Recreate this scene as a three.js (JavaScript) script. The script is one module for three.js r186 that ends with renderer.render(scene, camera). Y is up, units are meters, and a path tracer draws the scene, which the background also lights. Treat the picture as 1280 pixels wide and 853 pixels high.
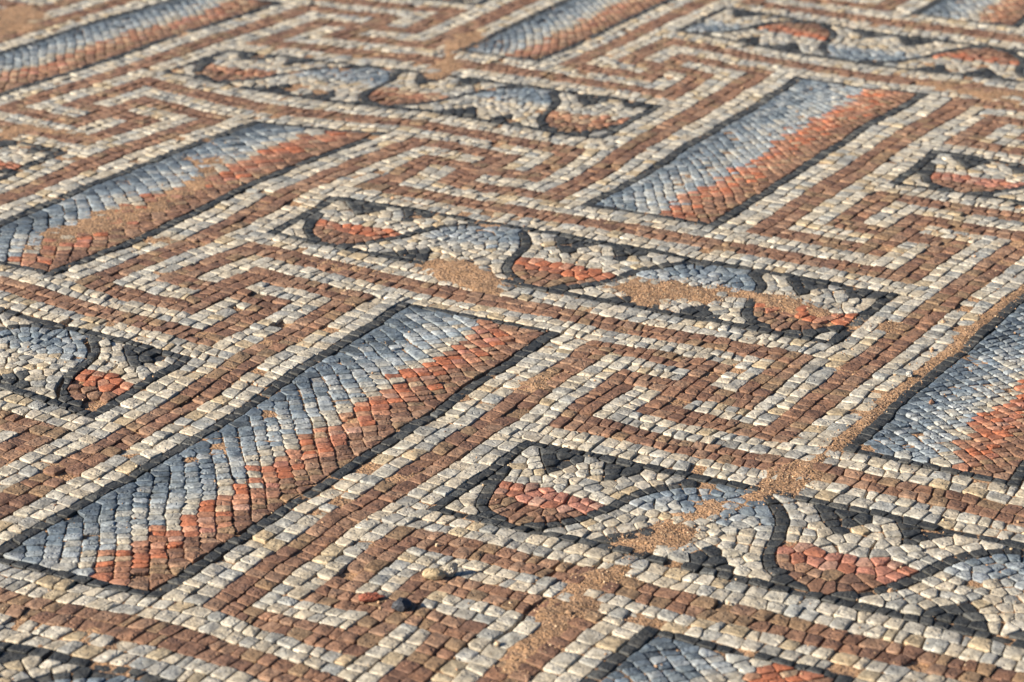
import * as THREE from 'three';
import { Sky } from 'three/addons/objects/Sky.js';

// ---------------------------------------------------------------- camera, sky, sun, exposure
const scene = new THREE.Scene();
const YAW = 0.5151, PITCH = 0.3644, ROLL = -0.0061, EYE = new THREE.Vector3(-1.1010, 0.7, 1.0284);
const fwdH = new THREE.Vector3(Math.cos(YAW), 0, -Math.sin(YAW)), rightH = new THREE.Vector3(Math.sin(YAW), 0, Math.cos(YAW));
const camera = new THREE.PerspectiveCamera(15.81, 1.5, 0.05, 400);
{
  const f = fwdH.clone().multiplyScalar(Math.cos(PITCH)); f.y = -Math.sin(PITCH);
  const up = new THREE.Vector3().crossVectors(rightH, f);
  camera.position.copy(EYE);
  camera.up.copy(up).multiplyScalar(Math.cos(ROLL)).addScaledVector(rightH, -Math.sin(ROLL));
  camera.lookAt(EYE.clone().add(f));
}
camera.focus = 1.80; camera.userData.fStop = 11;
const SUN_EL = 25 * Math.PI / 180, SUN_BACK = 14 * Math.PI / 180;
const sunDir = rightH.clone().multiplyScalar(-Math.cos(SUN_BACK)).addScaledVector(fwdH, -Math.sin(SUN_BACK)).multiplyScalar(Math.cos(SUN_EL));
sunDir.y = Math.sin(SUN_EL);
const sky = new Sky(); sky.name = 'sky'; sky.scale.setScalar(300); sky.userData = { kind: 'structure' };
Object.assign(sky.material.uniforms.turbidity, { value: 3 }); sky.material.uniforms.rayleigh.value = 1.4;
sky.material.uniforms.mieCoefficient.value = 0.004; sky.material.uniforms.mieDirectionalG.value = 0.8;
sky.material.uniforms.sunPosition.value.copy(sunDir);
scene.add(sky); scene.environmentIntensity = 0.1;
const sun = new THREE.DirectionalLight(new THREE.Color().setRGB(1, 0.875, 0.705), 5);
sun.position.copy(sunDir).multiplyScalar(10).add(new THREE.Vector3(0.7, 0, -0.1)); sun.target.position.set(0.7, 0, -0.1);
sun.castShadow = true; sun.shadow.mapSize.set(4096, 4096);
Object.assign(sun.shadow.camera, { left: -2, right: 2, top: 2, bottom: -2, near: 1, far: 25 });
scene.add(sun, sun.target);
const renderer = new THREE.WebGLRenderer({ antialias: true });
renderer.shadowMap.enabled = true; renderer.toneMapping = THREE.LinearToneMapping; renderer.toneMappingExposure = 2.0;

// ---------------------------------------------------------------- seeded noise
let seed = 20231;
const rnd = () => { seed = (seed + 0x6D2B79F5) | 0; let t = Math.imul(seed ^ (seed >>> 15), 1 | seed); t = (t + Math.imul(t ^ (t >>> 7), 61 | t)) ^ t; return ((t ^ (t >>> 14)) >>> 0) / 4294967296; };
const rr = (a, b) => a + (b - a) * rnd();
const gauss = () => (rnd() + rnd() + rnd() + rnd() - 2) * 0.87;
const hash = (x, y, s) => { let h = Math.imul(x | 0, 374761393) + Math.imul(y | 0, 668265263) + Math.imul(s, 982451653); h = Math.imul(h ^ (h >>> 13), 1274126177); return ((h ^ (h >>> 16)) >>> 0) / 4294967296; };
function vn(x, y, s = 0) { // value noise, -1..1
  const i = Math.floor(x), j = Math.floor(y); let f = x - i, g = y - j; f = f * f * (3 - 2 * f); g = g * g * (3 - 2 * g);
  const a = hash(i, j, s), b = hash(i + 1, j, s), c = hash(i, j + 1, s), d = hash(i + 1, j + 1, s);
  return (a + (b - a) * f + (c - a) * g + (a - b - c + d) * f * g) * 2 - 1;
}

// ---------------------------------------------------------------- the laid-out floor: drawing units (16 units = half a repeat) to metres, as surveyed
const CTRL = [[21.0,0.0,0.5362,-0.0044],[21.0,5.0,0.5323,0.1512],[0.0,5.0,-0.0043,0.1509],[32.0,0.0,0.8422,0.0015],[53.0,0.0,1.3706,-0.0027],[53.0,5.0,1.3625,0.155],[32.0,5.0,0.8431,0.1444],[37.0,-16.0,0.9323,-0.4292],[37.0,-11.0,0.9618,-0.2847],[16.0,-11.0,0.4407,-0.2988],[16.0,16.3,0.4154,0.4402],[5.0,16.0,0.1083,0.4371],[24.0,-8.0,0.6323,-0.2064],[29.0,-8.0,0.755,-0.2177],[29.0,13.0,0.7513,0.3548],[24.0,13.0,0.6114,0.3533],[40.0,-24.0,1.0457,-0.6362],[45.0,-24.0,1.1738,-0.6377],[45.0,-3.0,1.1925,-0.0798],[40.0,-3.0,1.0438,-0.0786],[8.0,8.0,0.1892,0.2304],[13.0,8.0,0.3261,0.2312],[40.0,8.0,1.0364,0.234],[45.0,8.0,1.1698,0.2307],[56.0,-8.0,1.4914,-0.2121],[13.0,-3.0,0.3432,-0.0756],[21.0,6.0,0.5209,0.1803],[20.0,7.0,0.511,0.206],[19.0,11.0,0.4849,0.3029],[19.0,12.0,0.4833,0.3271],[18.0,11.0,0.4564,0.3046],[17.0,11.0,0.4331,0.304],[18.0,9.0,0.4578,0.2554],[18.0,10.0,0.4552,0.2755],[14.0,8.0,0.358,0.233],[15.0,9.0,0.388,0.2523],[23.0,13.0,0.5805,0.3499],[22.0,12.0,0.5583,0.3265],[16.0,15.0,0.4123,0.3965],[17.0,-9.0,0.4538,-0.2449],[18.0,-6.0,0.4738,-0.1642],[17.0,-6.0,0.4494,-0.1662],[19.0,-7.0,0.4996,-0.1902],[19.0,-6.0,0.4965,-0.1662],[18.0,-5.0,0.4732,-0.1367],[18.0,-4.0,0.4697,-0.1076],[15.0,-4.0,0.3974,-0.1084],[14.0,-3.0,0.3696,-0.0841],[19.0,-5.0,0.4968,-0.1364],[0.0,6.0,0.0068,0.1809],[1.0,7.0,0.0155,0.2053],[1.0,10.0,0.0154,0.277],[3.0,9.0,0.063,0.2545],[7.0,8.0,0.159,0.2254],[6.0,9.0,0.138,0.2529],[4.0,11.0,0.0873,0.2971],[3.0,11.0,0.0659,0.3021],[2.0,11.0,0.0421,0.3047],[2.0,12.0,0.0394,0.3268],[35.0,-4.0,0.9156,-0.0935],[35.0,-5.0,0.9102,-0.123],[36.0,-9.0,0.9365,-0.2259],[34.0,-6.0,0.8904,-0.1599],[34.0,-7.0,0.8902,-0.1899],[31.0,-7.0,0.8174,-0.1798],[34.0,-5.0,0.8792,-0.1223],[33.0,-5.0,0.8585,-0.1226],[38.0,-4.0,0.9782,-0.0968],[-3.0,3.25,-0.0968,0.1024],[-3.0,4.7,-0.0925,0.1422],[48.0,-16.0,1.293,-0.3982],[48.0,-11.0,1.2893,-0.287],[29.0,-19.0,0.7515,-0.5287],[64.0,0.0,1.7097,0.0014],[64.0,5.0,1.7036,0.1393],[-20.0,-20.0,-0.5303,-0.5375],[-20.0,10.0,-0.544,0.2759],[-15.0,40.0,-0.4256,1.0894],[10.0,45.0,0.233,1.226],[35.0,40.0,0.8961,1.0915],[60.0,35.0,1.5592,0.957],[85.0,25.0,2.2246,0.687],[90.0,-5.0,2.3705,-0.1261],[80.0,-40.0,2.1222,-1.0754],[60.0,-60.0,1.6027,-1.6185],[30.0,-60.0,0.8097,-1.6198],[0.0,-45.0,0.0098,-1.2144]];
const warp = (() => {
  const n = CTRL.length, N = n + 3, A = [];
  const phi = (d2) => d2 > 0 ? 0.5 * d2 * Math.log(d2) : 0;
  for (let i = 0; i < N; i++) A.push(new Float64Array(N + 2));
  CTRL.forEach((c, i) => {
    CTRL.forEach((e, j) => { A[i][j] = phi((c[0] - e[0]) ** 2 + (c[1] - e[1]) ** 2) + (i === j ? 1.5 : 0); });
    [1, c[0], c[1]].forEach((q, k) => { A[i][n + k] = q; A[n + k][i] = q; });
    A[i][N] = c[2]; A[i][N + 1] = c[3];
  });
  for (let c = 0; c < N; c++) {
    let p = c; for (let r = c + 1; r < N; r++) if (Math.abs(A[r][c]) > Math.abs(A[p][c])) p = r;
    [A[c], A[p]] = [A[p], A[c]];
    for (let r = 0; r < N; r++) if (r !== c && A[r][c]) { const f = A[r][c] / A[c][c]; for (let k = c; k < N + 2; k++) A[r][k] -= f * A[c][k]; }
  }
  const wx = A.map((r, i) => r[N] / r[i]), wy = A.map((r, i) => r[N + 1] / r[i]);
  return (U, V) => {
    let x = wx[n] + wx[n + 1] * U + wx[n + 2] * V, y = wy[n] + wy[n + 1] * U + wy[n + 2] * V;
    for (let i = 0; i < n; i++) { const k = phi((U - CTRL[i][0]) ** 2 + (V - CTRL[i][1]) ** 2); x += wx[i] * k; y += wy[i] * k; }
    return [x, y];
  };
})();
// hand-laid waviness shared by neighbouring stones
const lay = (U, V) => warp(U + 0.055 * vn(U * 0.9, V * 0.9, 1) + 0.035 * vn(U * 2.3, V * 2.3, 3), V + 0.055 * vn(U * 0.9, V * 0.9, 2) + 0.035 * vn(U * 2.3, V * 2.3, 4));
const sag = (x, z) => 0.0022 * vn(x * 5, z * 5, 11) + 0.0011 * vn(x * 14, z * 14, 12);   // settled floor

// view, only to decide how far stones are kept as single objects
const fL = 1 / Math.tan(camera.fov * Math.PI / 360) * 426.5;
const camF = fwdH.clone().multiplyScalar(Math.cos(PITCH)).setY(-Math.sin(PITCH)), camU = new THREE.Vector3().crossVectors(rightH, camF);
function seen(x, z) { const d = new THREE.Vector3(x, 0, z).sub(EYE), dz = d.dot(camF); return { x: fL * d.dot(rightH) / dz, y: fL * d.dot(camU) / dz, dz, dist: d.length() }; }

// ---------------------------------------------------------------- drifted earth
const SAND = [[1.6,[[0.622,-0.046],[0.644,-0.041],[0.65,-0.017],[0.638,0.023],[0.616,0.053],[0.592,0.06],[0.586,0.039],[0.599,0.005],[0.607,-0.022]]],[0.3,[[0.596,-0.134],[0.597,-0.099],[0.609,-0.07],[0.6,-0.055],[0.582,-0.071],[0.582,-0.094],[0.584,-0.129]]],[1.6,[[0.649,0.124],[0.677,0.138],[0.681,0.165],[0.692,0.216],[0.657,0.232],[0.64,0.192],[0.621,0.184],[0.632,0.161],[0.637,0.141]]],[1.6,[[0.676,0.141],[0.685,0.167],[0.691,0.22],[0.69,0.254],[0.698,0.281],[0.694,0.308],[0.672,0.33],[0.664,0.308],[0.666,0.264],[0.671,0.239],[0.66,0.214],[0.639,0.193],[0.62,0.181],[0.63,0.164]]],[1.4,[[0.674,0.346],[0.685,0.356],[0.69,0.382],[0.663,0.392],[0.655,0.381],[0.665,0.36]]],[1.0,[[0.321,0.425],[0.361,0.426],[0.414,0.429],[0.613,0.43],[0.959,0.445],[0.958,0.454],[0.614,0.439],[0.415,0.439],[0.361,0.445],[0.322,0.442]]],[1.2,[[0.305,0.405],[0.361,0.409],[0.384,0.421],[0.339,0.434],[0.276,0.41],[0.235,0.401],[0.245,0.384],[0.295,0.395]]],[1.4,[[0.204,0.373],[0.24,0.39],[0.239,0.403],[0.21,0.411],[0.193,0.392],[0.181,0.385]]],[1.4,[[0.219,0.359],[0.217,0.374],[0.261,0.383],[0.291,0.402],[0.248,0.404],[0.209,0.41],[0.191,0.391],[0.205,0.368]]],[1.0,[[0.153,0.366],[0.165,0.374],[0.178,0.394],[0.157,0.403],[0.139,0.391],[0.135,0.376]]],[1.0,[[0.146,0.369],[0.158,0.382],[0.119,0.396],[0.08,0.398],[0.048,0.399],[0.013,0.402],[0.001,0.401],[-0.006,0.388],[0.032,0.381],[0.066,0.377],[0.101,0.375]]],[0.75,[[0.791,-0.423],[0.826,-0.374],[0.787,-0.361],[0.751,-0.362],[0.739,-0.33],[0.695,-0.328],[0.628,-0.329],[0.577,-0.326],[0.553,-0.343],[0.525,-0.348],[0.479,-0.36],[0.493,-0.379],[0.561,-0.385],[0.609,-0.376],[0.66,-0.361],[0.71,-0.358],[0.761,-0.376]]],[1.3,[[0.788,-0.655],[0.81,-0.63],[0.808,-0.573],[0.799,-0.525],[0.787,-0.532],[0.788,-0.576],[0.792,-0.61],[0.756,-0.612],[0.747,-0.62]]],[1.5,[[1.186,-1.01],[1.242,-0.98],[1.195,-0.921],[1.118,-0.891],[1.084,-0.922]]],[1.2,[[1.359,-0.445],[1.397,-0.418],[1.346,-0.384],[1.288,-0.395],[1.258,-0.37],[1.167,-0.345],[1.187,-0.378],[1.276,-0.403]]],[0.5,[[1.43,0.091],[1.401,0.191],[1.413,0.243],[1.357,0.261],[1.37,0.186],[1.39,0.151]]],[1.0,[[0.581,-0.31],[0.578,-0.277],[0.57,-0.264],[0.558,-0.276],[0.56,-0.298]]],[0.7,[[0.425,0.168],[0.459,0.195],[0.434,0.197],[0.404,0.186]]]];
const BOX = SAND.map(([, p]) => [Math.min(...p.map((q) => q[0])) - 0.03, Math.max(...p.map((q) => q[0])) + 0.03, Math.min(...p.map((q) => q[1])) - 0.03, Math.max(...p.map((q) => q[1])) + 0.03]);
function inPoly(p, x, y) { let c = false; for (let i = 0, j = p.length - 1; i < p.length; j = i++) { const a = p[i], b = p[j]; if ((a[1] > y) !== (b[1] > y) && x < (b[0] - a[0]) * (y - a[1]) / (b[1] - a[1]) + a[0]) c = !c; } return c; }
function edgeDist(p, x, y) { let m = 1e9; for (let i = 0, j = p.length - 1; i < p.length; j = i++) { const a = p[j], b = p[i], dx = b[0] - a[0], dy = b[1] - a[1]; const t = Math.max(0, Math.min(1, ((x - a[0]) * dx + (y - a[1]) * dy) / (dx * dx + dy * dy + 1e-12))); m = Math.min(m, Math.hypot(x - a[0] - t * dx, y - a[1] - t * dy)); } return m; }
function drift(x, z) { // [signed depth inside the nearest patch, its height]
  let best = -1, h = 0;
  x += 0.007 * vn(x * 55, z * 55, 21); z += 0.007 * vn(x * 55, z * 55, 22); x += 0.004 * vn(x * 260, z * 260, 23);
  SAND.forEach(([mm, p], i) => { const b = BOX[i]; if (x < b[0] || x > b[1] || z < b[2] || z > b[3]) return; const d = edgeDist(p, x, z) * (inPoly(p, x, z) ? 1 : -1); if (d > best) { best = d; h = mm * 0.00012; } });
  return [best, h];
}

// open cracks and small pits
const CRACKS = [[2.2,[[0.359,-0.214],[0.32,-0.16],[0.303,-0.144],[0.27,-0.137],[0.247,-0.133],[0.225,-0.121],[0.201,-0.108],[0.174,-0.123]]],[1.5,[[0.166,0.349],[0.15,0.349],[0.127,0.354],[0.089,0.367],[0.065,0.365],[0.04,0.361]]],[1.2,[[0.532,0.151],[0.475,0.142],[0.409,0.139],[0.364,0.135]]],[1.6,[[-0.08,0.13],[-0.103,0.14],[-0.13,0.163]]],[1.3,[[0.434,-0.073],[0.445,-0.063],[0.478,-0.059],[0.492,-0.045]]],[1.1,[[0.366,-0.225],[0.36,-0.213],[0.361,-0.196]]],[1.1,[[0.379,-0.161],[0.391,-0.156]]],[1.0,[[0.159,0.373],[0.171,0.374],[0.187,0.376]]]], PITS = [[0.444,-0.062,0.009],[0.361,-0.215,0.006],[0.389,-0.156,0.006],[0.653,0.331,0.004]];
function crackAt(x, z) { let best = 1e9, out = null; for (const [mm, p] of CRACKS) for (let i = 0; i + 1 < p.length; i++) { const a = p[i], b = p[i + 1], dx = b[0] - a[0], dy = b[1] - a[1], t = Math.max(0, Math.min(1, ((x - a[0]) * dx + (z - a[1]) * dy) / (dx * dx + dy * dy))), d = Math.hypot(x - a[0] - t * dx, z - a[1] - t * dy); if (d < best) { best = d; const l = Math.hypot(dx, dy); out = { d, mm, nx: -dy / l, nz: dx / l, side: Math.sign((x - a[0]) * -dy + (z - a[1]) * dx) }; } } return out; }
const hollow = (x, z) => { const c = crackAt(x, z); let h = c.d < 0.005 ? 0.003 * (1 - c.d / 0.005) : 0; for (const [px, pz, r] of PITS) { const d = Math.hypot(x - px, z - pz); if (d < r) h = Math.max(h, 0.004 * (1 - d / r)); } return h; };

// ---------------------------------------------------------------- materials
function noiseTex(n, fn, srgb) {
  const d = new Uint8Array(n * n * 4);
  for (let j = 0; j < n; j++) for (let i = 0; i < n; i++) { const c = fn(i / n, j / n), k = (j * n + i) * 4; for (let q = 0; q < 3; q++) d[k + q] = Math.max(0, Math.min(255, 255 * (c.length ? c[q] : c))); d[k + 3] = 255; }
  const t = new THREE.DataTexture(d, n, n); t.wrapS = t.wrapT = THREE.RepeatWrapping; t.magFilter = THREE.LinearFilter; t.minFilter = THREE.LinearMipmapLinearFilter; t.generateMipmaps = true;
  if (srgb) t.colorSpace = THREE.SRGBColorSpace; t.needsUpdate = true; return t;
}
function pn(u, v, f, s) { // tiling value noise
  const x = u * f, y = v * f, i = Math.floor(x), j = Math.floor(y); let a = x - i, b = y - j; a = a * a * (3 - 2 * a); b = b * b * (3 - 2 * b);
  const h = (p, q) => hash(((p % f) + f) % f, ((q % f) + f) % f, s);
  return h(i, j) * (1 - a) * (1 - b) + h(i + 1, j) * a * (1 - b) + h(i, j + 1) * (1 - a) * b + h(i + 1, j + 1) * a * b;
}
// 0.12 m square of stone: cloudy mottling, dark specks, pale scuffs
const stoneMap = noiseTex(512, (u, v) => {
  const a = pn(u, v, 12, 31), b = pn(u, v, 34, 32), c = pn(u, v, 90, 33), d = pn(u, v, 200, 34);
  let g = 0.86 + 0.14 * (a - 0.5) + 0.2 * (b - 0.5) + 0.14 * (c - 0.5) + 0.08 * (d - 0.5);
  const w = pn(u, v, 22, 36) - 0.5;
  return [g + 0.02 * w, g, g - 0.035 * w];
}, true);
const stoneBump = noiseTex(512, (u, v) => {
  let g = 0.45 + 0.5 * (pn(u, v, 24, 41) - 0.5) + 0.22 * (pn(u, v, 70, 42) - 0.5) + 0.09 * (pn(u, v, 190, 43) - 0.5);
  const p = pn(u, v, 70, 44); if (p > 0.72) g -= (p - 0.72) * 1.3;
  return g;
});
const earthMap = noiseTex(1024, (u, v) => {
  const a = pn(u, v, 9, 51), b = pn(u, v, 40, 52), c = pn(u, v, 150, 53), d = pn(u, v, 340, 54);
  const g = 0.8 + 0.12 * (a - 0.5) + 0.16 * (b - 0.5) + 0.26 * (c - 0.5) + 0.3 * (d - 0.5), w = pn(u, v, 120, 55) - 0.5;
  return [g, g - 0.03 * w, g - 0.1 * w];
}, true);
const earthBump = noiseTex(1024, (u, v) => 0.5 + 0.3 * (pn(u, v, 60, 61) - 0.5) + 0.5 * (pn(u, v, 170, 62) - 0.5) + 0.5 * (pn(u, v, 340, 63) - 0.5));
const stoneMat = (rough, bump) => new THREE.MeshStandardMaterial({ vertexColors: true, map: stoneMap, bumpMap: stoneBump, bumpScale: bump, roughness: rough });
const MAT = { white: stoneMat(0.66, 0.0013), blue: stoneMat(0.6, 0.0013), black: stoneMat(0.62, 0.0016), orange: stoneMat(0.7, 0.0012), brown: stoneMat(0.78, 0.0016) };
for (const k in MAT) MAT[k].name = k + ' stone';
const earthMat = new THREE.MeshStandardMaterial({ color: new THREE.Color().setRGB(0.48, 0.285, 0.155), map: earthMap, bumpMap: earthBump, bumpScale: 0.0012, roughness: 0.95 });
// base colours of the stones, linear, with how often each occurs
const TONE = {
  white: [[0.57, 0.495, 0.375, 9], [0.53, 0.485, 0.40, 8], [0.62, 0.56, 0.45, 5], [0.42, 0.405, 0.36, 5], [0.53, 0.42, 0.27, 2.6], [0.36, 0.345, 0.305, 2]],
  pale: [[0.38, 0.405, 0.41, 6], [0.45, 0.44, 0.395, 5], [0.32, 0.36, 0.38, 5]],
  cream: [[0.51, 0.45, 0.35, 6], [0.45, 0.415, 0.345, 5]],
  blue: [[0.21, 0.252, 0.285, 6], [0.26, 0.30, 0.325, 5], [0.17, 0.21, 0.242, 4], [0.33, 0.355, 0.365, 4]],
  navy: [[0.12, 0.15, 0.178, 6], [0.16, 0.195, 0.225, 5], [0.09, 0.108, 0.122, 2]],
  black: [[0.045, 0.046, 0.044, 8], [0.062, 0.062, 0.058, 5], [0.1, 0.1, 0.092, 2]],
  orange: [[0.49, 0.165, 0.078, 6], [0.43, 0.165, 0.09, 5], [0.50, 0.24, 0.145, 4], [0.36, 0.18, 0.11, 4]],
  faded: [[0.45, 0.24, 0.14, 5], [0.40, 0.19, 0.11, 4], [0.48, 0.33, 0.21, 3]],
  salmon: [[0.46, 0.20, 0.135, 6], [0.42, 0.165, 0.095, 4], [0.48, 0.27, 0.19, 3]],
  brown: [[0.28, 0.15, 0.09, 8], [0.33, 0.195, 0.122, 5], [0.215, 0.112, 0.07, 6], [0.29, 0.185, 0.105, 4]],
};
const KIND = { white: 'white', pale: 'white', cream: 'white', blue: 'blue', navy: 'blue', black: 'black', orange: 'orange', faded: 'orange', salmon: 'orange', brown: 'brown' };
function tone(t) { const L = TONE[t]; let s = 0; for (const e of L) s += e[3]; let r = rnd() * s, i = 0; while ((r -= L[i][3]) > 0) i++; const k = 1 + 0.13 * gauss(), w = 0.03 * gauss(); return [L[i][0] * k * (1 + w), L[i][1] * k, L[i][2] * k * (1 - w)]; }

// ---------------------------------------------------------------- tesserae
const tiles = [];   // { owner, part, type, poly: [[x, z]...] in metres, area, cx, cz }
const inView = (x, z, m) => { const s = seen(x, z); return s.dz > 0.2 && Math.abs(s.x) < 640 + m && s.y > -426 - m && s.y < 426 + m * 0.3; };
function tile(owner, part, type, ideal, gone = 0.004) {
  const poly = ideal.map(([U, V]) => lay(U, V));
  let cx = 0, cz = 0; for (const q of poly) { cx += q[0]; cz += q[1]; } cx /= poly.length; cz /= poly.length;
  if (!inView(cx, cz, 330)) return;
  if (rnd() < gone) return;
  const [d, dh] = drift(cx, cz);
  if (d > 0.0058 && (dh > 0.0001 || rnd() < 0.45)) return;
  if (PITS.some(([px, pz, r]) => Math.hypot(cx - px, cz - pz) < r * 0.75)) return;
  const own = crackAt(cx, cz);
  if (own.d < 0.03) for (const q of poly) { const c = crackAt(q[0], q[1]); if (c.d < 0.005) { const k = own.side * c.mm * 0.001 * (1 - c.d / 0.005); q[0] += c.nx * k; q[1] += c.nz * k; } }
  tiles.push({ owner, part, type, poly, cx, cz });
}
// a straight run of stones: rows side by side along U or V
function run(owner, part, type, U0, U1, V0, V1, dir, rows, len) {
  const along = dir === 'U' ? [U0, U1] : [V0, V1], across = dir === 'U' ? [V0, V1] : [U0, U1], mean = len || (dir === 'U' ? 0.52 : 0.42);
  const mid = warp((U0 + U1) / 2, (V0 + V1) / 2); if (!inView(mid[0], mid[1], 900)) return;
  for (let r = 0; r < rows; r++) {
    const a0 = across[0] + (across[1] - across[0]) * r / rows, a1 = across[0] + (across[1] - across[0]) * (r + 1) / rows;
    const L = along[1] - along[0], cuts = [0]; let p = 0;
    while (L - p > mean * 1.4) { p += Math.max(mean * 0.5, mean * (1 + 0.36 * gauss())); if (L - p < mean * 0.45) break; cuts.push(p); }
    cuts.push(L);
    let prev = [0, 0];
    for (let i = 1; i < cuts.length; i++) {
      const last = i === cuts.length - 1, cur = last ? [0, 0] : [0.075 * gauss(), 0.075 * gauss()];
      const s0 = along[0] + cuts[i - 1], s1 = along[0] + cuts[i];
      const q = [[s0 + prev[0], a0], [s1 + cur[0], a0], [s1 + cur[1], a1], [s0 + prev[1], a1]].map(([s, a]) => [s + 0.02 * gauss(), a + 0.022 * gauss()]);
      tile(owner, part, type, q.map(([s, a]) => dir === 'U' ? [s, a] : [a, s]));
      prev = cur;
    }
  }
}
function clip(poly, nx, ny, c) { const out = []; for (let i = 0; i < poly.length; i++) { const a = poly[i], b = poly[(i + 1) % poly.length], da = a[0] * nx + a[1] * ny - c, db = b[0] * nx + b[1] * ny - c; if (da <= 0) out.push(a); if ((da < 0 && db > 0) || (da > 0 && db < 0)) { const t = da / (da - db); out.push([a[0] + (b[0] - a[0]) * t, a[1] + (b[1] - a[1]) * t]); } } return out; }
function centroid(p) { let A = 0, x = 0, y = 0; for (let i = 0; i < p.length; i++) { const a = p[i], b = p[(i + 1) % p.length], c = a[0] * b[1] - b[0] * a[1]; A += c; x += (a[0] + b[0]) * c; y += (a[1] + b[1]) * c; } return A ? [x / (3 * A), y / (3 * A), Math.abs(A / 2)] : [p[0][0], p[0][1], 0]; }
// close-fitting irregular stones round given centres, inside the rectangle [x0,x1]x[y0,y1]
function fitted(sites, [x0, x1, y0, y1], relax) {
  const R = 1.5; let cells;
  for (let it = 0; it <= relax; it++) {
    const grid = new Map(), key = (x, y) => Math.floor(x / R) * 1000 + Math.floor(y / R);
    sites.forEach((s, i) => { const k = key(s.x, s.y); if (!grid.has(k)) grid.set(k, []); grid.get(k).push(i); });
    cells = sites.map((s, i) => {
      let poly = [[x0, y0], [x1, y0], [x1, y1], [x0, y1]]; const near = [];
      for (let a = -1; a <= 1; a++) for (let b = -1; b <= 1; b++) for (const j of grid.get(key(s.x + a * R, s.y + b * R)) || []) if (j !== i) { const o = sites[j], d = (o.x - s.x) ** 2 + (o.y - s.y) ** 2; if (d < R * R) near.push([d, o]); }
      near.sort((p, q) => p[0] - q[0]);
      for (const [, o] of near) { const nx = o.x - s.x, ny = o.y - s.y; poly = clip(poly, nx, ny, (nx * (o.x + s.x) + ny * (o.y + s.y)) / 2); if (poly.length < 3) break; }
      return poly;
    });
    if (it < relax) sites.forEach((s, i) => { if (!s.fixed && cells[i].length > 2) { const c = centroid(cells[i]); s.x = c[0]; s.y = c[1]; } });
  }
  return cells.map((p) => { const o = []; p.forEach((q, i) => { const n = p[(i + 1) % p.length]; if (Math.hypot(q[0] - n[0], q[1] - n[1]) > 0.09) o.push(q); }); return o; });
}

const T = (i, j) => [-16 * i + 16 * j, 16 * i + 16 * j];
// ---- panel of diagonal courses shaded from blue grey to red, dark border
function shadedPanel(i, j) {
  const [u0, v0] = T(i, j), o = `S${i},${j}`; const mid = warp(u0 + 10.5, v0 + 2.5); if (!inView(mid[0], mid[1], 1500)) return;
  const B = 0.37, E = 0.31, s0 = i === 0 && j === 1 ? 0.3 : 0;   // one panel has parted from its frame
  run(o, 'dark_border', 'black', u0, u0 + 21, v0 + s0, v0 + s0 + B, 'U', 1, 0.45); run(o, 'dark_border', 'black', u0, u0 + 21, v0 + 5 - B, v0 + 5, 'U', 1, 0.45);
  run(o, 'dark_border', 'black', u0, u0 + E, v0 + B + s0, v0 + 5 - B, 'V', 1, 0.45); run(o, 'dark_border', 'black', u0 + 21 - E, u0 + 21, v0 + B + s0, v0 + 5 - B, 'V', 1, 0.45);
  const sites = [], R = [E, 21 - E, B + s0, 5 - B], big = ({ '-1,0': 0.48, '0,0': 0.41, '0,1': 0.35, '-1,1': 0.35 })[`${i},${j}`] || 0.38;
  const ang = (a) => (30 + (j === 1 && i === 0 ? 12 : 0) + 20 * Math.max(0, Math.min(1, a / 21)) + 4 * vn(a * 0.4, i * 7 + j * 3, 71)) * Math.PI / 180;
  const I = []; { let q = 0; for (let x = 0; x <= 340; x++) { I.push(q); q += 0.1 * Math.cos(ang(x / 10)); } }
  const st = big * 0.80;
  for (let a = E - 0.2; a < 31; ) {
    let x = a, y = R[2]; const ph = (rnd() < 0.1 ? rr(0.2, 0.8) : 0.09 * gauss()) * st;
    const pc = -I[Math.max(0, Math.min(339, Math.round(a * 10)))] + y * Math.sin(ang(a)) + ph; let go = Math.ceil(pc / st) * st - pc;
    for (;;) {
      const th = ang(x); x -= Math.cos(th) * go; y += Math.sin(th) * go; if (y > R[3]) break;
      if (x > R[0] + 0.1 && x < R[1] - 0.1 && y > R[2] + 0.08 && y < R[3] - 0.08) sites.push({ x: x + 0.035 * gauss(), y: y + 0.035 * gauss() });
      go = st;
    }
    a += big * 1.0 * (1 + 0.06 * gauss()) / Math.sin(ang(a));
  }
  fitted(sites, R, 0).forEach((p, k) => {
    if (p.length < 3) return; const s = sites[k], f = (s.y - R[2]) / (R[3] - R[2]) + 0.075 * gauss() + 0.05 * vn(s.x * 0.45, i * 5 + j, 72);
    let t = f < 0.12 ? 'navy' : f < 0.29 ? 'blue' : f < 0.48 ? 'pale' : f < 0.565 ? 'cream' : f < 0.80 ? (rnd() < 0.3 ? (rnd() < 0.5 ? 'salmon' : 'faded') : 'orange') : 'brown';
    if (i === -1 && j === 1) t = f < 0.04 ? 'navy' : f < 0.27 ? 'blue' : f < 0.57 ? 'pale' : f < 0.62 ? 'salmon' : f < 0.82 ? (rnd() < 0.3 ? 'faded' : 'orange') : 'brown';
    if (i === -2 && t === 'orange') t = 'faded';
    tile(o, 'shaded_field', t, p.map(([x, y]) => [u0 + x, v0 + y]), 0.003);
  });
}
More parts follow.
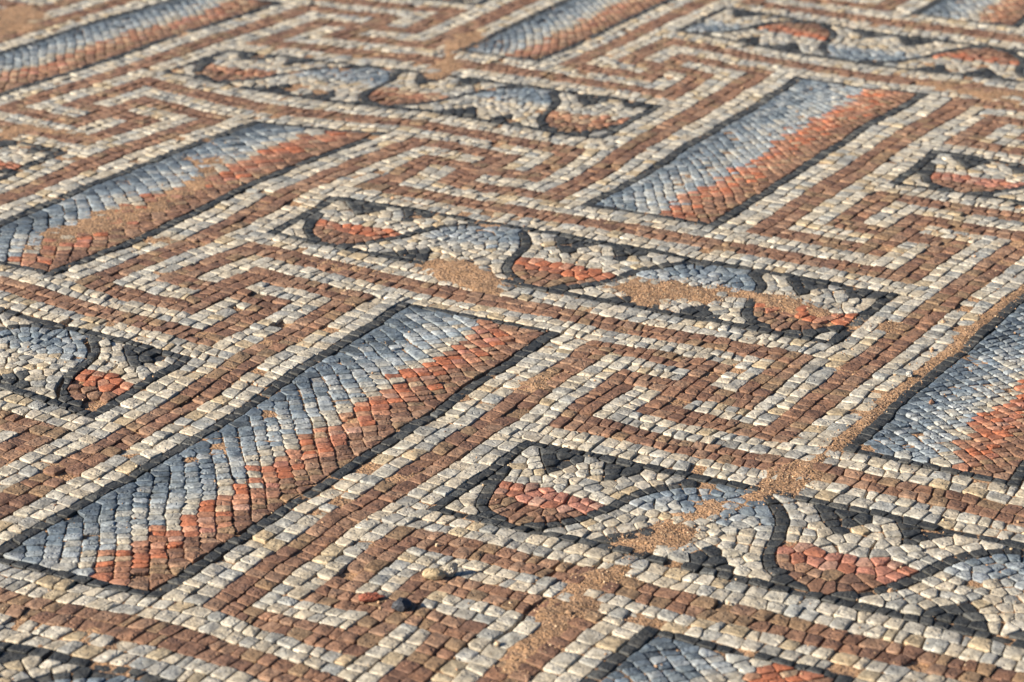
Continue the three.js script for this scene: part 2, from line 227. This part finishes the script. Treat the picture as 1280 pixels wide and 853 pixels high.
// ---- panel with an undulating ribbon on dark ground
const M = [[-1.3, 4.85], [-0.8, 4.5], [-0.4, 4.08], [0, 3.55], [0.28, 2.65], [0.45, 1.8], [0.85, 0.95], [1.6, 0.5], [2.7, 0.5], [3.35, 0.95], [3.9, 1.9], [4.3, 3.1], [4.9, 4.0], [5.6, 4.45], [6.6, 4.6]];
const MS = new THREE.CatmullRomCurve3(M.map(([x, y]) => new THREE.Vector3(x, y, 0))).getSpacedPoints(60).map((p) => [p.x, p.y]);
const ROWS = [['black', M],
  ['white', [[0.35, 4.15], [1.0, 3.4], [1.15, 2.8]]],
  ['orange', [[0.85, 2.15], [1.6, 2.2], [2.4, 2.2], [3.2, 2.25], [3.55, 2.4]]], ['orange', [[1.05, 1.75], [1.9, 1.78], [2.8, 1.8], [3.4, 1.95]]], ['brown', [[1.2, 1.36], [1.9, 1.34], [2.7, 1.38], [3.1, 1.55]]], ['brown', [[1.5, 0.95], [2.0, 0.92], [2.7, 0.96]]],
  ['white', [[1.75, 2.75], [2.4, 2.75], [3.0, 2.85]]], ['white', [[1.8, 3.3], [2.35, 3.3], [2.9, 3.35]]], ['white', [[2.0, 3.85], [2.5, 3.9]]],
  ['white', [[3.45, 2.85], [3.85, 3.45], [4.3, 4.05], [4.85, 4.5]]], ['white', [[3.4, 3.45], [3.75, 3.95], [4.2, 4.45]]],
  ['cream', [[3.55, 0.6], [4.1, 1.2], [4.45, 2.0], [4.8, 3.0]]], ['blue', [[5.2, 3.55], [5.8, 3.9], [6.7, 4.05], [7.2, 4.0]]],
  ['white', [[7.65, 3.6], [7.95, 3.0], [8.15, 2.3], [8.3, 1.5], [8.65, 0.8]]], ['white', [[7.35, 2.9], [7.55, 2.25], [7.75, 1.65]]]];
const DARK = [[[0.3, 4.75], [0.55, 4.3], [1.4, 3.4], [2.1, 4.4], [2.1, 4.75]], [[2.55, 4.75], [3.85, 4.75], [3.1, 3.5]], [[4.5, 0.3], [5.6, 1.7], [6.25, 0.3]], [[6.7, 0.3], [7.45, 1.45], [8.2, 0.55], [8.4, 0.3]]];
const EDGES = [[[0.45, 4.45], [0.95, 3.85], [1.4, 3.35], [1.75, 3.95], [2.1, 4.45]], [[2.55, 4.5], [2.9, 4.0], [3.1, 3.5], [3.5, 4.05], [3.9, 4.5]], [[4.5, 0.45], [5.05, 1.1], [5.6, 1.7], [5.9, 1.1], [6.25, 0.45]], [[6.75, 0.45], [7.1, 1.0], [7.45, 1.45], [7.8, 0.95], [8.15, 0.55]]];
function wavePanel(i, j) {
  const [tu, tv] = T(i, j), u0 = tu + 24, v0 = tv - 8, o = `W${i},${j}`; const mid = warp(u0 + 2.5, v0 + 10.5); if (!inView(mid[0], mid[1], 1500)) return;
  const flip = i === -1 && j === 1, b = 0.35, red = { '-1,0': 'faded', '1,0': 'salmon', '0,1': 'salmon' }[`${i},${j}`];
  run(o, 'dark_ground', 'black', u0, u0 + 5, v0, v0 + b, 'U', 1, 0.45); run(o, 'dark_ground', 'black', u0, u0 + 5, v0 + 21 - b, v0 + 21, 'U', 1, 0.45);
  run(o, 'dark_ground', 'black', u0, u0 + b, v0 + b, v0 + 21 - b, 'V', 1, 0.45); run(o, 'dark_ground', 'black', u0 + 5 - b, u0 + 5, v0 + b, v0 + 21 - b, 'V', 1, 0.45);
  const sites = [], R = [b, 21 - b, b, 5 - b], ok = (x, y) => x > R[0] + 0.12 && x < R[1] - 0.12 && y > R[2] + 0.12 && y < R[3] - 0.12, bases = [-7.8, 0.35, 8.5, 16.75, 24.95].map((q) => flip ? q - 2.7 : i === 0 && j === -1 ? q + 1.5 : q);
  const far = (x, y, d) => sites.every((s) => (s.x - x) ** 2 + (s.y - y) ** 2 > d * d);
  const what = (x, y) => {
    let up = false, dark = false, sx = 0;
    for (const s0 of bases) { if (inPoly(M, x - s0, y)) { up = true; sx = x - s0; } for (const d of DARK) if (inPoly(d, x - s0, y)) dark = true; }
    return dark ? 'black' : up ? (y < 1.6 ? 'brown' : y < 2.5 && sx > 0.5 && sx < 3.8 ? 'orange' : 'white') : (y > 3.2 ? 'blue' : y > 2.6 ? 'pale' : 'white');
  };
  const place = (s0, t, line, gapLen, off, near) => {
    let left = rr(0, 0.25);
    for (let k = 0; k + 1 < line.length; k++) {
      const [ax, ay] = line[k], [bx, by] = line[k + 1], L = Math.hypot(bx - ax, by - ay), nx = -(by - ay) / L, ny = (bx - ax) / L;
      while (left < L) { const x = s0 + ax + (bx - ax) * left / L + nx * off + 0.03 * gauss(), y = ay + (by - ay) * left / L + ny * off + 0.03 * gauss(); if (ok(x, y) && far(x, y, near)) sites.push({ x, y, t: t || what(x, y), fixed: true }); left += gapLen * (1 + 0.14 * gauss()); }
      left -= L;
    }
  };
  // the dark line with a row hugging it on either side; edges of the dark gores likewise
  const put = (x, y, t, near) => { if (ok(x, y) && far(x, y, near)) sites.push({ x, y, t: t || what(x, y), fixed: true }); };
  const alongLine = (line, gapLen, fn) => { let left = rr(0.05, 0.2); for (let k = 0; k + 1 < line.length; k++) { const [ax, ay] = line[k], [bx, by] = line[k + 1], L = Math.hypot(bx - ax, by - ay); while (left < L) { fn(ax + (bx - ax) * left / L, ay + (by - ay) * left / L, -(by - ay) / L, (bx - ax) / L); left += gapLen * (1 + 0.1 * gauss()); } left -= L; } };
  const line = []; for (const s0 of bases) alongLine(MS, 0.39, (x, y, nx, ny) => line.push([s0 + x, y, nx, ny]));
  for (const [x, y] of line) put(x, y, 'black', 0.26);
  for (const [x, y, nx, ny] of line) { put(x + nx * 0.335, y + ny * 0.335, null, 0.27); put(x - nx * 0.335, y - ny * 0.335, null, 0.27); }
  for (const e of EDGES) for (const s0 of bases) alongLine(e, 0.39, (x, y, nx, ny) => { put(s0 + x + nx * 0.2, y + ny * 0.2, null, 0.27); put(s0 + x - nx * 0.2, y - ny * 0.2, null, 0.27); });
  for (const [x, y, nx, ny] of line) if (Math.abs(nx) > 0.6) { put(x + nx * 0.71, y + ny * 0.71, null, 0.3); put(x - nx * 0.71, y - ny * 0.71, null, 0.3); }
  for (const [t, line] of ROWS.slice(1)) for (const s0 of bases) place(s0, t, line, 0.4, 0, 0.325);
  const cand = []; for (let x = R[0]; x < R[1]; x += 0.09) for (let y = R[2]; y < R[3]; y += 0.09) cand.push([x + rr(-0.04, 0.04), y + rr(-0.04, 0.04)]);
  for (const [x, y] of cand) if (ok(x, y) && far(x, y, 0.335)) sites.push({ x, y });
  const cells = fitted(sites, R, 3);
  cells.forEach((p, k) => {
    if (p.length < 3) return; const s = sites[k]; let t = s.t;
    t ||= what(s.x, s.y); if (red && t === 'orange') t = red;
    tile(o, t === 'black' ? 'dark_ground' : 'wave_ribbon', t, p.map(([x, y]) => flip ? [u0 + 5 - y, v0 + 21 - x] : [u0 + y, v0 + x]), 0.003);
  });
}
// ---- meander square, 11 x 11 units; m = -1 mirrors it. [type, x0, x1, y0, y1 (cells, inclusive), direction]
const FRET = [['brown', 0, 0, -2, 2, 'U'], ['brown', -4, -1, 2, 2, 'V'], ['brown', -4, -4, -5, 1, 'U'], ['brown', 1, 2, 0, 0, 'V'], ['brown', 2, 2, 1, 4, 'U'], ['brown', -5, 1, 4, 4, 'V'], ['brown', -2, -1, 0, 0, 'V'], ['brown', -2, -2, -4, -1, 'U'], ['brown', -1, 5, -4, -4, 'V'], ['brown', 1, 3, -2, -2, 'V'], ['brown', 4, 4, -2, 5, 'U'],
  ['white', -5, 0, 3, 3, 'V'], ['white', 1, 1, 1, 3, 'U'], ['white', 3, 3, -1, 4, 'U'], ['white', 1, 2, -1, -1, 'V'], ['white', 0, 5, -3, -3, 'V'], ['white', -1, -1, -3, -1, 'U'], ['white', -3, -3, -4, 1, 'U'], ['white', -2, -1, 1, 1, 'V'],
  ['white', -5, 3, 5, 5, 'V'], ['white', 5, 5, -2, 5, 'U'], ['white', -3, 5, -5, -5, 'V'], ['white', -5, -5, -5, 2, 'U']];
function meander(i, j, m) {
  const [tu, tv] = T(i, j), cu = tu + 18.5, cv = tv + (m > 0 ? 10.5 : -5.5), o = `${m > 0 ? 'P' : 'Q'}${i},${j}`;
  const mid = warp(cu, cv); if (!inView(mid[0], mid[1], 1000)) return;
  for (const [t, x0, x1, y0, y1, d] of FRET) {
    const a = m > 0 ? x0 : -x1, c = m > 0 ? x1 : -x0;
    run(o, t === 'brown' ? 'brown_fret' : 'white_lines', t, cu + y0 - 0.5, cu + y1 + 0.5, cv + a - 0.5, cv + c + 0.5, d, 2);
  }
}
function bands(i, j) { // white, brown, white bands across the ends of the panels
  const [tu, tv] = T(i, j); const P = `P${i},${j}`, Q = `Q${i},${j}`, Q1 = `Q${i + 1},${j}`;
  ['white', 'brown', 'white'].forEach((t, k) => {
    const part = k === 1 ? 'brown_fret' : 'white_lines';
    run(P, part, t, tu + 21 + k, tu + 22 + k, tv, tv + 5, 'V', 2); run(Q1, part, t, tu - 3 + k, tu - 2 + k, tv, tv + 5, 'V', 2);
    run(Q, part, t, tu + 24, tu + 29, tv - 11 + k, tv - 10 + k, 'U', 2); run(P, part, t, tu + 24, tu + 29, tv + 13 + k, tv + 14 + k, 'U', 2);
  });
}
for (let i = -5; i <= 4; i++) for (let j = -4; j <= 5; j++) { shadedPanel(i, j); wavePanel(i, j); meander(i, j, 1); meander(i, j, -1); bands(i, j); }

// ---- one stone: worn top, rounded arrises, sides down into the bed
function stone(t, fine) {
  let p = t.poly, n = p.length;
  let A = 0; for (let i = 0; i < n; i++) { const a = p[i], b = p[(i + 1) % n]; A += a[0] * b[1] - b[0] * a[1]; }
  if (A < 0) p = p.slice().reverse(); t.area = Math.abs(A) / 2;
  const gap = t.part === 'shaded_field' ? rr(0.0001, 0.00045) : t.type === 'brown' ? rr(0.0001, 0.0005) : rr(0.00012, 0.00062), ins = [];
  for (let i = 0; i < n; i++) { // inset by the joint
    const a = p[(i + n - 1) % n], b = p[i], c = p[(i + 1) % n];
    let ex = b[0] - a[0], ey = b[1] - a[1], fx = c[0] - b[0], fy = c[1] - b[1]; const l1 = Math.hypot(ex, ey) || 1e-6, l2 = Math.hypot(fx, fy) || 1e-6; ex /= l1; ey /= l1; fx /= l2; fy /= l2;
    let bx = -(ey + fy), by = ex + fx; const d = bx * -ey + by * ex, k = Math.min(gap / Math.max(d, 0.35), gap * 2); ins.push([b[0] + bx * k, b[1] + by * k]);
  }
  let q = ins;
  if (fine && n <= 5) { q = []; ins.forEach((b, i) => { const a = ins[(i + n - 1) % n], c = ins[(i + 1) % n], k1 = rr(0.04, 0.2) + (rnd() < 0.12 ? 0.16 : 0), k2 = rr(0.04, 0.2); q.push([b[0] + (a[0] - b[0]) * k1, b[1] + (a[1] - b[1]) * k1], [b[0] + (c[0] - b[0]) * k2, b[1] + (c[1] - b[1]) * k2]); }); }
  else if (fine) { q = []; ins.forEach((b, i) => { const c = ins[(i + 1) % n]; q.push(b); if (n < 8) q.push([(b[0] + c[0]) / 2 + 0.00035 * gauss(), (b[1] + c[1]) / 2 + 0.00035 * gauss()]); }); }
  const m = q.length, base = sag(t.cx, t.cz) + (t.part === 'shaded_field' ? 0.00045 : 0.00065) * gauss() - (rnd() < 0.06 ? rr(0.0006, 0.0018) : 0), tx = 0.06 * gauss(), tz = 0.06 * gauss();
  const inner = rr(0.0004, 0.0013), drop = rr(0.0003, 0.0010), pos = [], col = [], uv = [], idx = [], [r, g, b] = t.owner === 'S0,0' && Math.hypot(t.cx - 0.354, t.cz - 0.13) < 0.0052 ? [0.19, 0.205, 0.29] : tone(t.type), ou = rnd(), ov = rnd(), turn = rnd() * 6.28, cs = Math.cos(turn) / 0.12, sn = Math.sin(turn) / 0.12;
  const put = (x, y, z) => { pos.push(x - t.cx, y, z - t.cz); col.push(r, g, b); const dx = x - t.cx, dz = z - t.cz; uv.push(ou + dx * cs - dz * sn, ov + dx * sn + dz * cs + y * 5); };
  const top = (x, z) => base + (x - t.cx) * tx + (z - t.cz) * tz;
  for (const [x, z] of q) put(x, -0.007, z);
  for (const [x, z] of q) put(x, top(x, z) - drop * rr(0.6, 1.3), z);
  for (const [x, z] of q) { const d = Math.hypot(t.cx - x, t.cz - z) || 1e-6, k = Math.min(0.45, inner * rr(0.7, 1.4) / d); const ix = x + (t.cx - x) * k, iz = z + (t.cz - z) * k; put(ix, top(ix, iz) + 0.0003 * gauss(), iz); }
  put(t.cx, top(t.cx, t.cz) + 0.0001 + 0.0004 * gauss(), t.cz);
  for (let i = 0; i < m; i++) {
    const k = (i + 1) % m;
    idx.push(i, m + i, k, k, m + i, m + k, m + i, 2 * m + i, m + k, m + k, 2 * m + i, 2 * m + k, 2 * m + i, 3 * m, 2 * m + k);
  }
  return { pos, col, uv, idx };
}
function geometry(pos, col, uv, idx) {
  const g = new THREE.BufferGeometry();
  g.setAttribute('position', new THREE.Float32BufferAttribute(pos, 3)); g.setAttribute('color', new THREE.Float32BufferAttribute(col, 3)); g.setAttribute('uv', new THREE.Float32BufferAttribute(uv, 2)); g.setIndex(idx);
  g.computeVertexNormals(); return g;
}
function mesh(g, m, name, parent) { const o = new THREE.Mesh(g, m); o.name = name; o.castShadow = o.receiveShadow = true; parent.add(o); return o; }

// ---------------------------------------------------------------- things: panels and meanders with their stones
const NAMES = { S: 'shaded_panel', W: 'wave_panel', P: 'meander_square', Q: 'meander_square' }, CATS = { S: 'mosaic panel', W: 'mosaic panel', P: 'mosaic meander', Q: 'mosaic meander' };
const LABEL = {
"S0,0": [
"blue to red shaded panel with a violet-stained stone at its red edge"
],
"S-1,0": [
"shaded panel half buried along its length by drifted earth"
],
"S-1,1": [
"shaded panel of fine closely set pale blue and orange stones, complete on all sides"
],
"S0,1": [
"shaded panel parted from its white band by a strip of earth"
],
"S-2,0": [
"shaded panel running beside the bare earth patch, beyond the half-buried panel"
],
"S-2,1": [
"shaded panel with one pale blue corner eaten away by earth"
],
"S-2,2": [
"shaded panel behind the ribbon panel whose waves turn the other way"
],
"S1,0": [
"shaded panel tip with blue stones beside the earth crack"
],
"W0,0": [
"ribbon panel with three red crescents and two earth-filled hollows"
],
"W-1,0": [
"worn ribbon panel with faded red crescents beside the fine-set shaded panel"
],
"W-1,1": [
"ribbon panel whose waves turn the other way, red above dark triangles"
],
"W1,0": [
"ribbon panel split by a diagonal crack filled with earth"
],
"W0,-1": [
"ribbon panel end with a black curve touching the violet-stained panel's frame"
],
"W0,1": [
"ribbon panel end with one pinkish crescent beside the fine-set shaded panel"
],
"W-1,-1": [
"ribbon panel end beside drifted earth and the half-buried shaded panel"
],
"W1,-1": [
"dark ribbon panel edge past the short end of the violet-stained panel"
],
"P0,0": [
"brown and white meander between the violet-stained panel and the earth strip"
],
"P-1,0": [
"brown and white meander between the half-buried panel and the fine-set panel"
],
"P-1,1": [
"brown and white meander past the pinkish crescent ribbon panel"
],
"P-2,0": [
"brown and white meander beside the earth-eaten shaded panel corner"
],
"P-2,1": [
"brown and white meander between the earth-eaten panel and the reversed ribbon"
],
"P0,-1": [
"brown and white meander corner beside the violet-stained panel and cracked black curve"
],
"P1,0": [
"brown and white meander corner past the dark tip of the blue shaded panel"
],
"P-1,-1": [
"brown and white meander corner beside the half-buried panel and earth drift"
],
"P-2,-1": [
"brown and white meander strip next to the bare earth patch"
],
"Q0,0": [
"brown and white meander with a raised broken white edge beside the violet-stained panel"
],
"Q1,0": [
"brown and white meander with a loose cream pebble and red chip on it"
],
"Q-1,0": [
"brown and white meander partly drifted over beside the half-buried panel's blue edge"
],
"Q-1,1": [
"brown and white meander next to the fine-set panel's short blue end"
],
"Q0,1": [
"brown and white meander between the fine-set panel and the earth strip panel"
],
"Q-1,2": [
"brown and white meander past the orange end of the fine-set panel"
],
"Q-2,0": [
"brown and white meander beyond the shaded panel beside bare earth"
],
"Q1,1": [
"brown and white meander band between the split ribbon panel and earth strip panel"
]
};
const owners = new Map();
for (const t of tiles) { if (!owners.has(t.owner)) owners.set(t.owner, []); owners.get(t.owner).push(t); }
const used = {};
const numbered = (n) => { used[n] = (used[n] ?? -1) + 1; return used[n] ? `${n}_${String(used[n]).padStart(3, '0')}` : n; };
const rest = { };       // outside the picture
function pile(bag, kind, s, t) { const b = bag[kind] ??= { pos: [], col: [], uv: [], idx: [] }, o = b.pos.length / 3; for (let k = 0; k < s.pos.length; k += 3) b.pos.push(s.pos[k] + t.cx, s.pos[k + 1], s.pos[k + 2] + t.cz); for (const c of s.col) b.col.push(c); for (const c of s.uv) b.uv.push(c); for (const c of s.idx) b.idx.push(c + o); }
let singles = 0; const order = [...owners.keys()].sort();
for (const key of order) {
  const list = owners.get(key); let n = 0;
  for (const t of list) { const s = seen(t.cx, t.cz); t.vis = Math.abs(s.x) < 644 && Math.abs(s.y) < 430; if (t.vis) n++; let A = 0; t.poly.forEach((a, i) => { const b = t.poly[(i + 1) % t.poly.length]; A += a[0] * b[1] - b[0] * a[1]; }); t.px = t.vis ? Math.sqrt(Math.abs(A) / 2 * EYE.y / s.dist) * fL / s.dist : 0; }
  if (!LABEL[key]) { if (n > 8) console.log('unlabelled', key, n); for (const t of list) { const s = stone(t, t.vis); pile(rest, KIND[t.type], s, t); } continue; }
  const g = new THREE.Group(); g.name = numbered(NAMES[key[0]]); g.userData = { label: LABEL[key][0], category: CATS[key[0]], group: { S: 'shaded bar panels of the mosaic', W: 'ribbon panels of the mosaic' }[key[0]] || 'meander squares of the mosaic' };
  let gx = 0, gz = 0; for (const t of list) { gx += t.cx; gz += t.cz; } gx /= list.length; gz /= list.length; g.position.set(gx, 0, gz); scene.add(g);
  const parts = {}, big = new Set(list.filter((t) => t.px >= 8.2).sort((a, b) => b.px - a.px).slice(0, 300)), bags = {};
  for (const t of list) {
    const s = stone(t, t.vis || t.px > 0);
    if (!parts[t.part]) { const p = parts[t.part] = new THREE.Group(); p.name = t.part; g.add(p); }
    if (big.has(t)) { const o = mesh(geometry(s.pos, s.col, s.uv, s.idx), MAT[KIND[t.type]], 'tessera', parts[t.part]); o.position.set(t.cx - gx, 0, t.cz - gz); singles++; }
    else { const k = t.part + '|' + KIND[t.type]; pile(bags, k, s, { cx: t.cx - gx, cz: t.cz - gz }); }
  }
  for (const k in bags) { const [part, kind] = k.split('|'), b = bags[k], o = mesh(geometry(b.pos, b.col, b.uv, b.idx), MAT[kind], 'small_tesserae', parts[part]); o.userData.kind = 'stuff'; }
}
{
  const g = new THREE.Group(); g.name = 'mosaic_surroundings'; g.userData = { kind: 'stuff', label: 'rest of the tessera floor running on around the panels', category: 'mosaic floor' }; scene.add(g);
  for (const k in rest) { const b = rest[k]; mesh(geometry(b.pos, b.col, b.uv, b.idx), MAT[k], k + '_tesserae', g); }
}
console.log('tiles', tiles.length, 'singles', singles, 'owners', order.map((k) => k + ':' + owners.get(k).filter((t) => t.vis).length).filter((s) => !s.endsWith(':0')).join(' '));

// ---------------------------------------------------------------- ground: bed of the mosaic and bare earth around it
{
  const axis = (a, b, st) => { const r = []; let x = a, s = st; const lo = []; while (x > -60) { s *= 1.35; x -= s; lo.push(x); } r.push(...lo.reverse()); for (x = a; x < b; x += st) r.push(x); s = st; while (x < 60) { r.push(x); s *= 1.35; x += s; } r.push(x); return r; };
  const xs = axis(-0.2, 1.95, 0.0038), zs = axis(-1.12, 0.72, 0.0038), nx = xs.length, nz = zs.length, pos = new Float32Array(nx * nz * 3), uv = new Float32Array(nx * nz * 2), idx = [];
  for (let j = 0; j < nz; j++) for (let i = 0; i < nx; i++) {
    const x = xs[i], z = zs[j], k = j * nx + i, core = x > -0.25 && x < 2 && z > -1.2 && z < 0.8; let y = sag(x, z) - 0.00195 - hollow(x, z);
    if (core) {
      y += 0.0013 * vn(x * 26, z * 26, 81) + 0.0007 * vn(x * 110, z * 110, 82);
      const [d, h] = drift(x, z);
      if (d > -0.012) { const f = Math.max(0, Math.min(1, (d + 0.012) / 0.02)), e = f * f * (3 - 2 * f); y += e * (sag(x, z) + h + 0.0007 * vn(x * 45, z * 45, 83) + 0.0006 * vn(x * 190, z * 190, 84) - y); }
    } else y -= 0.004;
    pos.set([x, y, z], k * 3); uv.set([x / 0.3, z / 0.3], k * 2);
  }
  for (let j = 0; j + 1 < nz; j++) for (let i = 0; i + 1 < nx; i++) { const a = j * nx + i, b = a + 1, c = a + nx, d = c + 1; idx.push(a, c, b, b, c, d); }
  const g = new THREE.BufferGeometry(); g.setAttribute('position', new THREE.BufferAttribute(pos, 3)); g.setAttribute('uv', new THREE.BufferAttribute(uv, 2)); g.setIndex(idx); g.computeVertexNormals();
  const o = mesh(g, earthMat, 'ground', scene); o.userData = { kind: 'structure' };
}
// grit lying on the drifted earth
function pebbleGeo(sub, rough, sd) {
  const g = new THREE.IcosahedronGeometry(1, sub), p = g.attributes.position;
  for (let i = 0; i < p.count; i++) { const x = p.getX(i), y = p.getY(i), z = p.getZ(i), k = 1 + rough * (vn(x * 1.7 + 9, y * 1.7 + z * 1.3, sd) + 0.4 * vn(x * 4 + z * 2, y * 4 - z, sd + 1)); p.setXYZ(i, x * k, y * k, z * k); }
  g.computeVertexNormals(); return g;
}
{
  const spots = [];
  for (const [mm, p] of SAND) {
    const x0 = Math.min(...p.map((q) => q[0])), x1 = Math.max(...p.map((q) => q[0])), z0 = Math.min(...p.map((q) => q[1])), z1 = Math.max(...p.map((q) => q[1]));
    const n = Math.min(9000, (x1 - x0) * (z1 - z0) * 150000);
    for (let k = 0; k < n; k++) { const x = rr(x0 - 0.008, x1 + 0.008), z = rr(z0 - 0.008, z1 + 0.008), d = drift(x, z); if (d[0] > -0.007 * rnd()) spots.push([x, sag(x, z) + d[1] * Math.min(1, Math.max(0, (d[0] + 0.01) / 0.016)), z]); }
  }
  for (let k = 0; k < 4200; k++) { const x = rr(-0.2, 1.4), z = rr(-0.7, 0.7); if (inView(x, z, 20)) spots.push([x, sag(x, z) - 0.0004, z, k % 28 ? 1.5 : 3.2]); }   // crumbs caught in the joints
  const g = pebbleGeo(0, 0.5, 91), m = new THREE.MeshStandardMaterial({ roughness: 0.9 }), im = new THREE.InstancedMesh(g, m, spots.length), M4 = new THREE.Matrix4(), q = new THREE.Quaternion(), e = new THREE.Euler(), c = new THREE.Color();
  spots.forEach((s, k) => { const r = (0.00022 + 0.0006 * rnd() ** 5) * (s[3] || 1); e.set(rnd() * 6, rnd() * 6, rnd() * 6); q.setFromEuler(e); M4.compose(new THREE.Vector3(s[0], s[1] + r * 0.3, s[2]), q, new THREE.Vector3(r, r * rr(0.6, 1), r * rr(0.7, 1.2))); im.setMatrixAt(k, M4); const w = rnd(), v = rr(0.75, 1.25); im.setColorAt(k, w < 0.7 ? c.setRGB(0.42 * v, 0.26 * v, 0.15 * v) : w < 0.88 ? c.setRGB(0.55 * v, 0.4 * v, 0.25 * v) : c.setRGB(0.2 * v, 0.11 * v, 0.07 * v)); });
  im.name = 'grit'; im.castShadow = im.receiveShadow = true; im.userData = { kind: 'stuff', label: 'coarse sandy grit on the drifted earth between the stones', category: 'grit' }; scene.add(im);
  console.log('grit', spots.length);
}
// loose stones
for (const [name, label, cat, x, z, sx, sy, sz, turn, rgb, sd, sub] of [
  ['loose_pebble', 'rounded cream pebble casting a long shadow on a brown fret line', 'pebble', 0.1025, 0.2885, 0.0050, 0.0036, 0.0072, 0.5, [0.66, 0.5, 0.29], 5, 4],
  ['loose_pebble', 'small pale chip leaning against the cream pebble', 'pebble', 0.1115, 0.2965, 0.0036, 0.0044, 0.0044, 1.1, [0.64, 0.56, 0.43], 6, 2],
  ['loose_chip', 'flat orange red stone chip lying on the worn brown fret', 'stone chip', 0.058, 0.2685, 0.0056, 0.0019, 0.0075, 0.7, [0.46, 0.14, 0.075], 7, 2],
  ['loose_chip', 'dark grey stone chip beside the orange red chip', 'stone chip', 0.0560, 0.2945, 0.0058, 0.0042, 0.0058, 0.2, [0.05, 0.055, 0.07], 8, 1],
  ['loose_chip', 'tiny white chip in the earth strip beside a dark border', 'stone chip', 0.578, 0.429, 0.0026, 0.0022, 0.0024, 0.5, [0.7, 0.66, 0.58], 9, 2]]) {
  let g = pebbleGeo(sub, sub > 3 ? 0.16 : 0.42, sd * 10); g.scale(sx, sy, sz); const col = []; for (let i = 0; i < g.attributes.position.count; i++) col.push(...rgb); g.setAttribute('color', new THREE.Float32BufferAttribute(col, 3));
  const uvs = g.attributes.uv; for (let i = 0; i < uvs.count; i++) uvs.setXY(i, uvs.getX(i) * 0.3, uvs.getY(i) * 0.15);
  const o = mesh(g, MAT.white, numbered(name), scene); o.position.set(x, sag(x, z) + sy * 0.72, z); o.rotation.y = turn; o.userData = { label, category: cat };
}
renderer.render(scene, camera);
